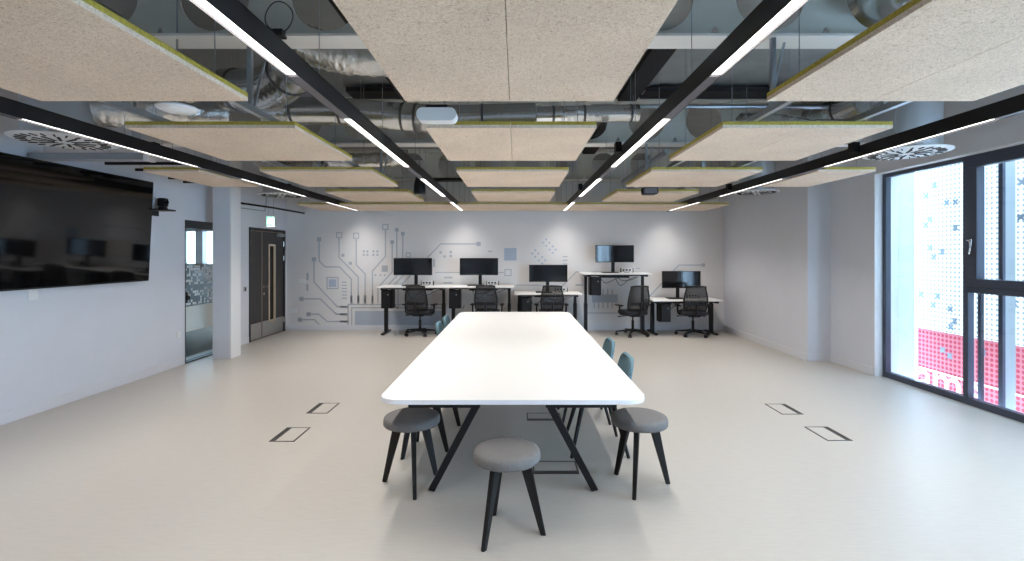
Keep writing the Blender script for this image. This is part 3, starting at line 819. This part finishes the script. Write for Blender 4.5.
trace([(356.2, 239), (356.2, 264.8), (365.1, 273.9), (365.1, 303)]); hollow(356.2, 235.7)
trace([(385.4, 229.8), (385.4, 256.5), (372.5, 271), (372.5, 303)]); hollow(385.4, 226.9)
for x in (351.3, 358.3, 365.1, 372.5): rect(x-1.2, 295.5, x+1.2, 303.5)
pad(343, 255.2, 3); pad(350.4, 263.3, 3)
trace([(314, 260), (314, 282), (337.5, 306.9), (347.6, 306.9)]); pad(314, 259.3)
trace([(301.5, 298.9), (320.3, 298.9), (336.4, 314.2), (347.6, 314.2)]); pad(301.5, 298.9)
trace([(308.5, 314.1), (318.7, 314.1), (327.2, 321.5), (347.6, 321.5)]); pad(308.5, 314.2)
trace([(299.9, 319.7), (314.4, 319.7), (319.3, 324.6)]); pad(299.9, 319.7)
for y in (306.9, 314.2, 321.5): rect(340, y-1.1, 347.6, y+1.1)
hollow(332.6, 283, 12, 1.0, 'chip'); rect(328.8, 279.3, 336.5, 286.9, 'chip', 'mural_lt')
for y in (282.2, 285.4, 288.6, 291.8, 295, 298.2): rect(341.9, y-0.5, 346.8, y+0.5, 'bar_mark')
rect(306.5, 273, 308.5, 280, 'bar_mark'); rect(306.5, 284, 308.5, 291, 'bar_mark')
trace([(348.1, 325), (348.1, 304.4), (445, 304.4)]); trace([(351.7, 325), (351.7, 307.7), (445, 307.7)])
rect(354.8, 310.9, 445, 325, 'block', 'mural_block')
for x in (363.8, 367.4, 373.4, 377.4):
    for y in (251.4, 254.8): pad(x, y, 2.0)
rect(381.7, 265.5, 387.8, 271.8, 'chip')
for x in (375.4, 380.5, 384.8): pad(x, 275.2, 1.7)
trace([(392.2, 242), (392.2, 272), (378, 287.5), (378, 303)]); pad(392.2, 242.1, 3.6)
trace([(396.8, 230), (396.8, 276), (385, 288), (385, 303)]); pad(396.8, 229.7, 3.6)
trace([(402.8, 234), (402.8, 276), (391, 288), (391, 303)]); pad(402.8, 233.7, 3.6)
hollow(408.2, 255, 5)
trace([(478.6, 243.9), (440.7, 243.9), (398, 288.5), (398, 303)]); pad(478.6, 243.9)
for x, y in ((440.7, 252.4), (444.6, 256.5), (450.8, 252), (450.8, 256)): pad(x, y, 2.4)
rect(433, 259, 435, 267, 'bar_mark'); trace([(435, 272.5), (504, 272.5)], 0.02); hollow(508, 272.6, 7)
rect(488, 250.8, 492, 252, 'bar_mark')
rect(504.2, 248, 516.5, 260.5, 'chip', 'mural_lt'); 
for y in (249, 252, 255, 258): rect(504.2, y, 516.5, y+0.6, 'bar_mark', 'mural', TH*1.6)
rect(444, 276.7, 452.5, 278.4, 'bar_mark'); rect(444, 282, 452.5, 283.4, 'bar_mark')
for cx, cy in ((546.2, 242.7), (552.7, 249.7), (535.3, 253.5), (542.1, 260.3)):
    k = MB()
    for dx, dy in ((0, -3.3), (-3.1, 0), (3.0, 0), (0, 3.2)):
        a = mp(cx+dx, cy+dy); r = 0.028
        k.prism([(a[0], a[1]+r), (a[0]+r, a[1]), (a[0], a[1]-r), (a[0]-r, a[1])], -TH, -0.0003, XZ)
    k.build('diamond_mark', M['mural_lt'], mu)
for y in (256.6, 260.3, 264): rect(562.5, y-0.5, 567.5, y+0.5, 'bar_mark')
trace([(579, 271.8), (576.5, 271.8), (556, 292.5), (520, 292.5)], 0.02); trace([(516, 285.2), (546, 285.2)], 0.02)
rect(575.5, 284, 582.4, 286, 'bar_mark')
trace([(703.3, 265.1), (679, 265.1), (646, 300), (646, 316)], 0.024); pad(703.3, 265.1, 3.4)
rect(592, 294.5, 617.6, 302.5, 'block', 'mural_block')
for x in (594.2, 598.6, 603, 607.8, 612.2): rect(x-0.6, 289, x+0.6, 294.5, 'bar_mark'); rect(x-0.6, 302.5, x+0.6, 308, 'bar_mark')
trace([(586, 313), (622, 313)], 0.02); rect(636, 268, 640, 269, 'bar_mark')

# ------------------------------------------------------------------ big white table
tx0, tx1, ty0, ty1, tz = -0.865, 0.825, 3.003, 7.57, 0.735
tb = thing('meeting_table', 'long white meeting table with rounded corners and black splayed legs', 'table', ((tx0+tx1)/2, (ty0+ty1)/2, 0))
ox, oy = (tx0+tx1)/2, (ty0+ty1)/2
hx, hy = (tx1-tx0)/2, (ty1-ty0)/2
MB().prism(rrect(-hx, hx, -hy, hy, 0.13, 10), tz-0.004, tz, XY).build('tabletop', M['tabletop'], tb)
MB().prism(rrect(-hx-0.0005, hx+0.0005, -hy-0.0005, hy+0.0005, 0.13, 10), tz-0.03, tz-0.004, XY).build('edge_band', M['tableedge'], tb)
for yy in (3.36-oy, 5.30-oy, 7.22-oy):
    for sgn in (-1, 1):
        k = MB(); k.bar((sgn*0.205, yy, tz-0.05), (sgn*0.565, yy, 0.0), 0.050, 0.045, u=(1, 0, 0))
        # trim the foot flat on the floor
        for v in k.bm.verts: v.co.z = max(v.co.z, 0.0)
        lg = k.build('leg', M['black'], tb)
        r_ = MB(); r_.box(sgn*0.19, sgn*0.70, yy-0.022, yy+0.022, tz-0.055, tz-0.03); r_.build('bearer', M['black'], tb)
k = MB()
for x in (-0.45, 0.45): k.box(x-0.02, x+0.02, 3.38-oy, 7.2-oy, tz-0.056, tz-0.031)
k.box(-0.66, -0.21, -hy+0.07, -hy+0.12, tz-0.072, tz-0.030); k.box(0.21, 0.66, -hy+0.07, -hy+0.12, tz-0.072, tz-0.030)
k.build('under_frame', M['black'], tb)

# ------------------------------------------------------------------ stools
def make_stool():
    t = thing('stool', 'x', 'stool', (0, 0, 0), 0, 'round grey felt stools around the table')
    r = 0.197
    prof = [(0.001, 0.424), (r-0.016, 0.424), (r-0.005, 0.427), (r, 0.434), (r+0.001, 0.445), (r-0.001, 0.468), (r-0.007, 0.479), (r-0.022, 0.486), (r-0.05, 0.489), (0.001, 0.491)]
    MB().lathe([(a, z+0.012) for a, z in prof], n=48).build('cushion', M['stool_fab'], t, smooth=True)
    MB().lathe([(0.001, 0.422), (0.145, 0.422), (0.15, 0.428), (0.15, 0.436), (0.001, 0.436)], n=40).build('seat_plate', M['black_wood'], t)
    for i in range(3):
        a = 2*PI*i/3; d = Vector((math.cos(a), math.sin(a), 0)); s_ = Vector((-math.sin(a), math.cos(a), 0))
        k = MB(); k.bar(d*0.105+Vector((0, 0, 0.424)), d*0.214, 0.034, 0.068, 0.024, 0.032, u=s_, bev=0.004)
        for v in k.bm.verts:
            if v.co.z < 0.012: v.co.z = 0.0
            if v.co.z > 0.409: v.co.z = 0.424
        k.build('leg', M['black_wood'], t)
    return t
st = make_stool()
spots = [((-0.053, 2.85), -126, 'round grey stool standing alone before the near end of the table'),
         ((-0.74, 3.443), 47, 'round grey stool at the near corner of the table on the television side'),
         ((0.874, 3.433), 7, 'round grey stool at the near corner of the table on the window side'),
         ((-0.78, 4.04), -7, 'grey stool tucked under the table right behind the corner stool on the television side'),
         ((-0.75, 4.66), -12, 'third grey stool along the television side of the table, legs only showing')]
for i, ((x, y), a, lb) in enumerate(spots):
    if i == 0:
        st.location = (x, y, 0); st.rotation_euler.z = math.radians(a); st['label'] = lb
    else: dup(st, (x, y, 0), math.radians(a), lb)

# ------------------------------------------------------------------ teal chairs
def make_shell_chair():
    t = thing('upholstered_chair', 'x', 'chair', (0, 0, 0), 0, 'teal upholstered chairs at the table')
    prof = [(0.22, 0.425), (0.20, 0.445), (0.10, 0.45), (0.0, 0.44), (-0.10, 0.435), (-0.17, 0.445), (-0.215, 0.49), (-0.235, 0.56), (-0.252, 0.62), (-0.268, 0.69), (-0.278, 0.735), (-0.283, 0.758), (-0.285, 0.768)]
    wid = [0.19, 0.215, 0.225, 0.225, 0.225, 0.222, 0.218, 0.218, 0.218, 0.212, 0.19, 0.155, 0.10]
    k = MB(); rows_ = []
    for (y, z), w_ in zip(prof, wid):
        row = []
        for j in range(9):
            f = -1+2*j/8
            c_ = f*f*0.035
            row.append(k.bm.verts.new((w_*f, y+(c_ if z > 0.47 else 0), z+(c_*0.5 if z <= 0.47 else 0))))
        rows_.append(row)
    for a, b in zip(rows_[:-1], rows_[1:]):
        for j in range(8): k.bm.faces.new((a[j], a[j+1], b[j+1], b[j]))
    o = k.build('shell', M['teal'], t, smooth=True)
    md = o.modifiers.new('thick', 'SOLIDIFY'); md.thickness = 0.035; md.offset = 1
    md = o.modifiers.new('smooth', 'SUBSURF'); md.levels = 1; md.render_levels = 2
    fr = MB(); fr.box(-0.15, 0.15, -0.14, 0.14, 0.385, 0.405, 0.004); fr.build('seat_frame', M['black'], t)
    for sx in (-1, 1):
        for sy in (-1, 1):
            MB().cyl((sx*0.14, sy*0.13, 0.39), (sx*0.235, sy*0.23, 0.0), 0.020, 0.013, n=12).build('leg', M['black'], t)
    return t
tc_ = make_shell_chair()
tspots = [((0.675, 4.12), PI/2, 'teal chair on the window side nearest the camera, back showing above the table edge'),
          ((0.675, 4.88), PI/2, 'second teal chair from the camera on the window side of the table'),
          ((-0.695, 6.07), -PI/2, 'teal chair on the television side of the table, the nearer of its two'),
          ((-0.695, 6.68), -PI/2, 'teal chair on the television side at the far end of the table')]
for i, ((x, y), a, lb) in enumerate(tspots):
    if i == 0:
        tc_.location = (x, y, 0); tc_.rotation_euler.z = a; tc_['label'] = lb
    else: dup(tc_, (x, y, 0), a, lb)

# ------------------------------------------------------------------ floor boxes
def make_fbox():
    t = thing('floor_box', 'x', 'floor box', (0, 0, 0), 0, 'flush floor boxes')
    k = MB(); a, b = 0.112, 0.172
    k.box(-a, a, -b, -b+0.012, 0, 0.003); k.box(-a, a, b-0.012, b, 0, 0.003); k.box(-a, -a+0.014, -b, b, 0, 0.003); k.box(a-0.014, a, -b, b, 0, 0.003)
    k.build('frame', M['box_dark'], t)
    B(-a+0.016, -a+0.05, -b+0.013, b-0.013, 0, 0.0025).build('cable_flap', M['box_dark'], t)
    B(-a+0.052, a-0.015, -b+0.013, b-0.013, 0, 0.002).build('lid', M['floor'], t)
    return t
fb = make_fbox()
for i, (x, y, rz, lb) in enumerate([(-2.05, 4.40, 0, 'dark edged floor box nearer the camera on the television side'), (-2.05, 5.15, 0, 'dark edged floor box farther back on the television side'),
        (2.845, 4.42, PI, 'dark edged floor box nearer the camera on the window side'), (2.83, 5.12, PI, 'dark edged floor box farther back on the window side'),
        (0.30, 3.72, PI/2, 'dark edged floor box under the near end of the table'), (0.28, 4.88, PI/2, 'dark edged floor box under the table farther back')]):
    if i == 0: fb.location = (x, y, 0); fb['label'] = lb
    else: dup(fb, (x, y, 0), rz, lb)

# ------------------------------------------------------------------ desks with monitors
DY0, DY1 = 9.66, 10.36
def desk(x0, x1, z, label):
    cx = (x0+x1)/2; h = (x1-x0)/2
    t = thing('standing_desk', label, 'desk', (cx, (DY0+DY1)/2, 0), 0, 'height adjustable white desks along the back wall')
    d = (DY1-DY0)/2
    MB().prism(rrect(-h+0.002, h-0.002, -d, d, 0.025, 4), z-0.025, z, XY).build('desktop', M['deskwhite'], t)
    for sx in (-1, 1):
        lx = sx*(h-0.10)
        lg = B(lx-0.035, lx+0.035, 0.0, 0.08, 0.03, min(0.62, z-0.1), 0.003).build('leg', M['black'], t)
        B(lx-0.027, lx+0.027, 0.012, 0.068, min(0.62, z-0.1), z-0.07).build('inner_column', M['black'], lg)
        B(lx-0.035, lx+0.035, -0.26, 0.32, 0.008, 0.034, 0.006).build('foot', M['black'], lg)
        k = MB(); k.cyl((lx, -0.23, 0), (lx, -0.23, 0.01), 0.02, n=10); k.cyl((lx, 0.29, 0), (lx, 0.29, 0.01), 0.02, n=10); k.build('glide', M['black'], lg)
        B(lx-0.03, lx+0.03, -0.28, 0.28, z-0.07, z-0.025).build('bearer', M['black'], t)
    k = MB(); k.box(-h+0.1, h-0.1, 0.01, 0.07, z-0.065, z-0.026); k.box(-h+0.08, h-0.08, -0.30, -0.27, z-0.055, z-0.026)
    k.build('cross_beam', M['black'], t)
    k = MB(); k.box(-h+0.42, h-0.35, 0.12, 0.22, z-0.11, z-0.10); k.box(-h+0.42, h-0.35, 0.12, 0.123, z-0.11, z-0.026); k.box(-h+0.42, h-0.35, 0.217, 0.22, z-0.11, z-0.026)
    k.build('cable_basket', M['black'], t)
    rr = random.Random(int(z*100))
    for q in range(3):
        xx = rr.uniform(-0.2, h-0.35)
        MB().tube(spline([(xx-0.2, 0.16, z-0.09), (xx-0.08, 0.15, z-0.17-0.05*q), (xx+0.1, 0.14, z-0.15), (xx+0.25, 0.15, z-0.09)], 8), 0.006, 6).build('cable_loop', M['cable'], t, smooth=True)
    return t
def pc(x, z, label):
    t = thing('computer_tower', label, 'computer', (x, 9.84, z-0.50), 0, 'black computers hung under the desks')
    B(-0.09, 0.09, -0.16, 0.15, 0.08, 0.42, 0.006).build('case', M['pc'], t)
    B(-0.082, 0.082, -0.163, -0.16, 0.09, 0.41).build('front_panel', M['black'], t)
    k = MB(); k.box(-0.115, -0.09, -0.10, 0.10, 0.06, 0.475); k.box(0.09, 0.115, -0.10, 0.10, 0.06, 0.475); k.box(-0.115, 0.115, -0.10, 0.10, 0.06, 0.08); k.box(-0.115, 0.115, -0.1, 0.1, 0.445, 0.475)
    k.build('hanging_cradle', M['black'], t)
    MB().cyl((0.04, -0.167, 0.34), (0.04, -0.163, 0.34), 0.012, n=12).build('power_button', M['greypl'], t)
    MB().tube(spline([(0.02, 0.15, 0.30), (0.05, 0.24, 0.15), (0.12, 0.26, 0.02), (0.16, 0.22, 0.1)], 8), 0.006, 6).build('power_cable', M['cable'], t, smooth=True)
    return t
def monitor(px, z, label, neck=0.02, rz=0.0):
    t = thing('monitor', label, 'monitor', (px, 10.08, z), rz, 'curved ultrawide monitors on the desks')
    w_, h_, R = 0.80, 0.355, 2.2
    def shell(y_off, th, zz0, zz1, inset, nm, m):
        k = MB(); N = 20; fr, bk = [], []
        for i in range(N+1):
            a = (-w_/2+inset + (w_-2*inset)*i/N)/R
            # concave towards the camera (-Y): the ends come forward
            x = R*math.sin(a); y = -(R-R*math.cos(a))+y_off
            fr.append((x, y)); bk.append((x, y+th))
        k.prism(fr+list(reversed(bk)), zz0, zz1, XY)
        return k.build(nm, M[m], t)
    zb = 0.215
    shell(0.0, 0.035, zb, zb+h_, 0, 'casing', 'pc'); shell(-0.0015, 0.0014, zb+0.014, zb+h_-0.008, 0.008, 'screen', 'screen')
    B(neck-0.035, neck+0.035, 0.045, 0.075, 0.01, zb+0.22, 0.006).build('neck', M['pc'], t)
    B(neck-0.06, neck+0.06, 0.03, 0.05, zb+0.10, zb+0.24).build('mount_plate', M['pc'], t)
    MB().prism(rrect(neck-0.25, neck+0.08, -0.20, 0.11, 0.02, 4), 0, 0.014, XY).build('stand_foot', M['pc'], t)
    return t
def power(x, z, label):
    t = thing('power_block', label, 'power block', (x, 10.18, z), 0, 'desktop power blocks beside the monitors')
    B(-0.125, 0.125, -0.03, 0.03, 0.012, 0.085, 0.006).build('block_body', M['white_pl'], t)
    for sx in (-0.125, 0.125): B(sx-0.008, sx+0.008, -0.034, 0.034, 0, 0.09, 0.003).build('end_cap', M['black'], t)
    for sx in (-0.075, -0.01, 0.055): B(sx-0.02, sx+0.02, -0.033, -0.03, 0.035, 0.07).build('socket', M['black'], t)
    MB().tube(spline([(0.06, -0.03, 0.02), (0.03, -0.07, 0.008), (-0.05, -0.06, 0.008), (-0.08, -0.03, 0.02)], 8), 0.005, 6).build('lead', M['cable'], t, smooth=True)
    return t
def keyboard(x, z, label):
    t = thing('keyboard', label, 'keyboard', (x, 9.84, z), 0, 'black keyboards on the desks')
    B(-0.22, 0.22, -0.065, 0.065, 0, 0.014, 0.003).build('key_base', M['pc'], t)
    k = MB()
    for r_ in range(5):
        for c_ in range(15):
            k.box(-0.208+c_*0.0279, -0.208+c_*0.0279+0.023, -0.056+r_*0.0228, -0.056+r_*0.0228+0.019, 0.014, 0.018)
    k.build('keys', M['track_cover'], t)
D = [(-2.795, -1.402, 0.985, 'first from the double door', -2.60), (-1.40, -0.04, 0.985, 'second from the double door', -1.235),
     (-0.035, 1.335, 0.845, 'in the middle of the row', 0.205), (1.345, 2.725, 1.252, 'raised tallest of the row', 1.60), (2.64, 4.15, 0.715, 'lowest of the row by the window wall', 2.98)]
D[2] = (-0.035, 1.325, 0.845, D[2][3], 0.2); D[4] = (2.73, 4.15, 0.715, D[4][3], 3.0)
words = ['leftmost desk', 'second desk from the door', 'middle desk', 'tall raised desk', 'lowest desk by the window wall']
words[0] = 'desk nearest the double door'
mon = [(-2.143, 0.05), (-0.77, 0.02), (0.67, -0.01), (2.05, -0.02), (3.435, -0.05)]
for i, (x0, x1, z, lb, px) in enumerate(D):
    desk(x0, x1, z, 'white standing desk on black legs, ' + lb)
    pc(px, z-0.026+0.025-0.0, 'black computer hung under the ' + words[i])
    monitor(mon[i][0], z, 'black ultrawide monitor on the ' + words[i], mon[i][1])
    power(mon[i][0]+0.28, z, 'white power block with black sockets on the ' + words[i])

# ------------------------------------------------------------------ task chairs
def make_task_chair():
    t = thing('office_chair', 'x', 'office chair', (0, 0, 0), 0, 'black mesh office chairs at the desks')
    k = MB(); k.cyl((0, 0, 0.07), (0, 0, 0.13), 0.04, 0.032, n=18)
    for i in range(5):
        a = 2*PI*i/5+0.3; d = Vector((math.cos(a), math.sin(a), 0))
        k.bar(d*0.03+Vector((0, 0, 0.105)), d*0.335+Vector((0, 0, 0.075)), 0.055, 0.04, 0.035, 0.022, u=(-d.y, d.x, 0), bev=0.004)
    bs = k.build('star_base', M['chair_pl'], t)
    for i in range(5):
        a = 2*PI*i/5+0.3; d = Vector((math.cos(a), math.sin(a), 0)); n_ = Vector((-d.y, d.x, 0)); c_ = d*0.325
        k = MB()
        for sgn in (-1, 1):
            k.cyl(c_+n_*(sgn*0.008)+Vector((0, 0, 0.03)), c_+n_*(sgn*0.028)+Vector((0, 0, 0.03)), 0.03, n=16)
        k.cyl(c_+Vector((0, 0, 0.03)), c_+Vector((0, 0, 0.08)), 0.008, n=8)
        k.build('caster', M['black'], t)
    MB().cyl((0, 0, 0.10), (0, 0, 0.30), 0.026, n=16).cyl((0, 0, 0.29), (0, 0, 0.41), 0.016, n=16).build('gas_column', M['chair_pl'], t, smooth='auto')
    B(-0.11, 0.11, -0.16, 0.12, 0.385, 0.43, 0.012).build('tilt_mechanism', M['chair_pl'], t)
    k = MB(); k.bar((-0.10, 0.02, 0.395), (-0.27, 0.02, 0.385), 0.02, 0.014); k.box(-0.31, -0.26, 0.0, 0.05, 0.375, 0.395, 0.005)
    k.bar((0.10, 0.02, 0.395), (0.25, 0.02, 0.385), 0.02, 0.014)
    k.build('lever', M['chair_pl'], t)
    # seat
    k = MB(); k.prism(rrect(-0.24, 0.24, -0.23, 0.24, 0.09, 8), 0.43, 0.445, XY).build('seat_pan', M['chair_pl'], t)
    k = MB(); rings = []
    for z, s_ in ((0.445, 0.97), (0.465, 1.0), (0.49, 0.98), (0.503, 0.90), (0.505, 0.55)):
        rings.append([k.bm.verts.new((x*s_, y*s_, z)) for x, y in rrect(-0.245, 0.245, -0.235, 0.245, 0.09, 8)])
    k.skin(rings); k.build('seat', M['chair_fab'], t, smooth=True)
    # back: curved mesh panel in a frame (rear of the chair is -Y)
    def bk(u, v):    # u -1..1 across, v 0..1 up
        w_ = 0.205+0.028*math.sin(PI*min(1, v*1.15)) - 0.022*v
        x = u*w_; z = 0.515+0.485*v
        y = -0.235-0.10*v-0.035*math.sin(PI*v)*0.6+0.05*u*u
        return Vector((x, y, z))
    k = MB(); NU, NV = 8, 10; g = [[k.bm.verts.new(bk(-1+2*i/NU, j/NV)) for i in range(NU+1)] for j in range(NV+1)]
    for j in range(NV):
        for i in range(NU): k.bm.faces.new((g[j][i], g[j][i+1], g[j+1][i+1], g[j+1][i]))
    o = k.build('back_mesh', M['mesh'], t, smooth=True)
    md = o.modifiers.new('thick', 'SOLIDIFY'); md.thickness = 0.006
    path = [bk(-1, j/8) for j in range(9)]+[bk(-0.6, 1.02), bk(0, 1.03), bk(0.6, 1.02)]+[bk(1, j/8) for j in range(8, -1, -1)]+[bk(0.5, -0.01), bk(0, -0.02), bk(-0.5, -0.01)]
    MB().tube(path, 0.014, 8, closed=True).build('back_frame', M['chair_pl'], t, smooth=True)
    k = MB(); k.tube(spline([(0, -0.10, 0.41), (0, -0.24, 0.42), (0, -0.315, 0.50), (0, -0.345, 0.62), (0, -0.35, 0.70)], 6), 0.022, 10)
    k.bar((-0.2, -0.315, 0.66), (0.2, -0.315, 0.66), 0.012, 0.06, u=(0, 1, 0))
    k.build('back_spine', M['chair_pl'], t, smooth='auto')
    for sx in (-1, 1):
        k = MB(); k.tube(spline([(sx*0.15, -0.02, 0.425), (sx*0.26, -0.02, 0.43), (sx*0.295, -0.02, 0.47), (sx*0.30, -0.02, 0.60)], 6), 0.018, 10)
        ar = k.build('armrest', M['chair_pl'], t, smooth=True)
        B(sx*0.30-0.042, sx*0.30+0.042, -0.12, 0.13, 0.60, 0.626, 0.010).build('arm_pad', M['chair_pl'], ar)
    return t
ch = make_task_chair()
cs = [((-1.955, 9.86), -0.12, 'black mesh office chair at the desk nearest the double door'), ((-0.585, 9.88), -0.06, 'black mesh office chair at the second desk from the door'),
      ((0.72, 9.86), 0.0, 'black mesh office chair at the middle desk behind the table end'), ((2.36, 9.78), 0.24, 'black mesh office chair at the tall raised desk, turned aside'),
      ((3.56, 9.74), -0.14, 'black mesh office chair at the lowest desk by the window wall')]
for i, ((x, y), a, lb) in enumerate(cs):
    if i == 0:
        ch.location = (x, y, 0); ch.rotation_euler.z = a; ch['label'] = lb
    else: dup(ch, (x, y, 0), a, lb)

# ------------------------------------------------------------------ light, camera, world
W_ = bpy.data.worlds.new('daylight'); S.world = W_; W_.use_nodes = True
bg = W_.node_tree.nodes['Background']
bg.inputs['Color'].default_value = (0.51, 0.75, 1.0, 1); bg.inputs['Strength'].default_value = 8.6

cam = bpy.data.cameras.new('camera'); co = bpy.data.objects.new('camera', cam); COL.objects.link(co)
co.location = (0, 0, EYE); co.rotation_euler = (PI/2, 0, 0)
cam.sensor_width = 36; cam.lens = 484/1024*36
cam.shift_x = -4/1024; cam.shift_y = -26.5/1024
cam.clip_start = 0.05
S.camera = co
S.view_settings.view_transform = 'Standard'; S.view_settings.look = 'None'
S.view_settings.gamma = 1.0; S.view_settings.use_curve_mapping = False
S.view_settings.exposure = 0.95
S.cycles.use_denoising = True
S.cycles.max_bounces = 10; S.cycles.diffuse_bounces = 6
S.cycles.sample_clamp_indirect = 6.0
S.cycles.caustics_reflective = False; S.cycles.caustics_refractive = False
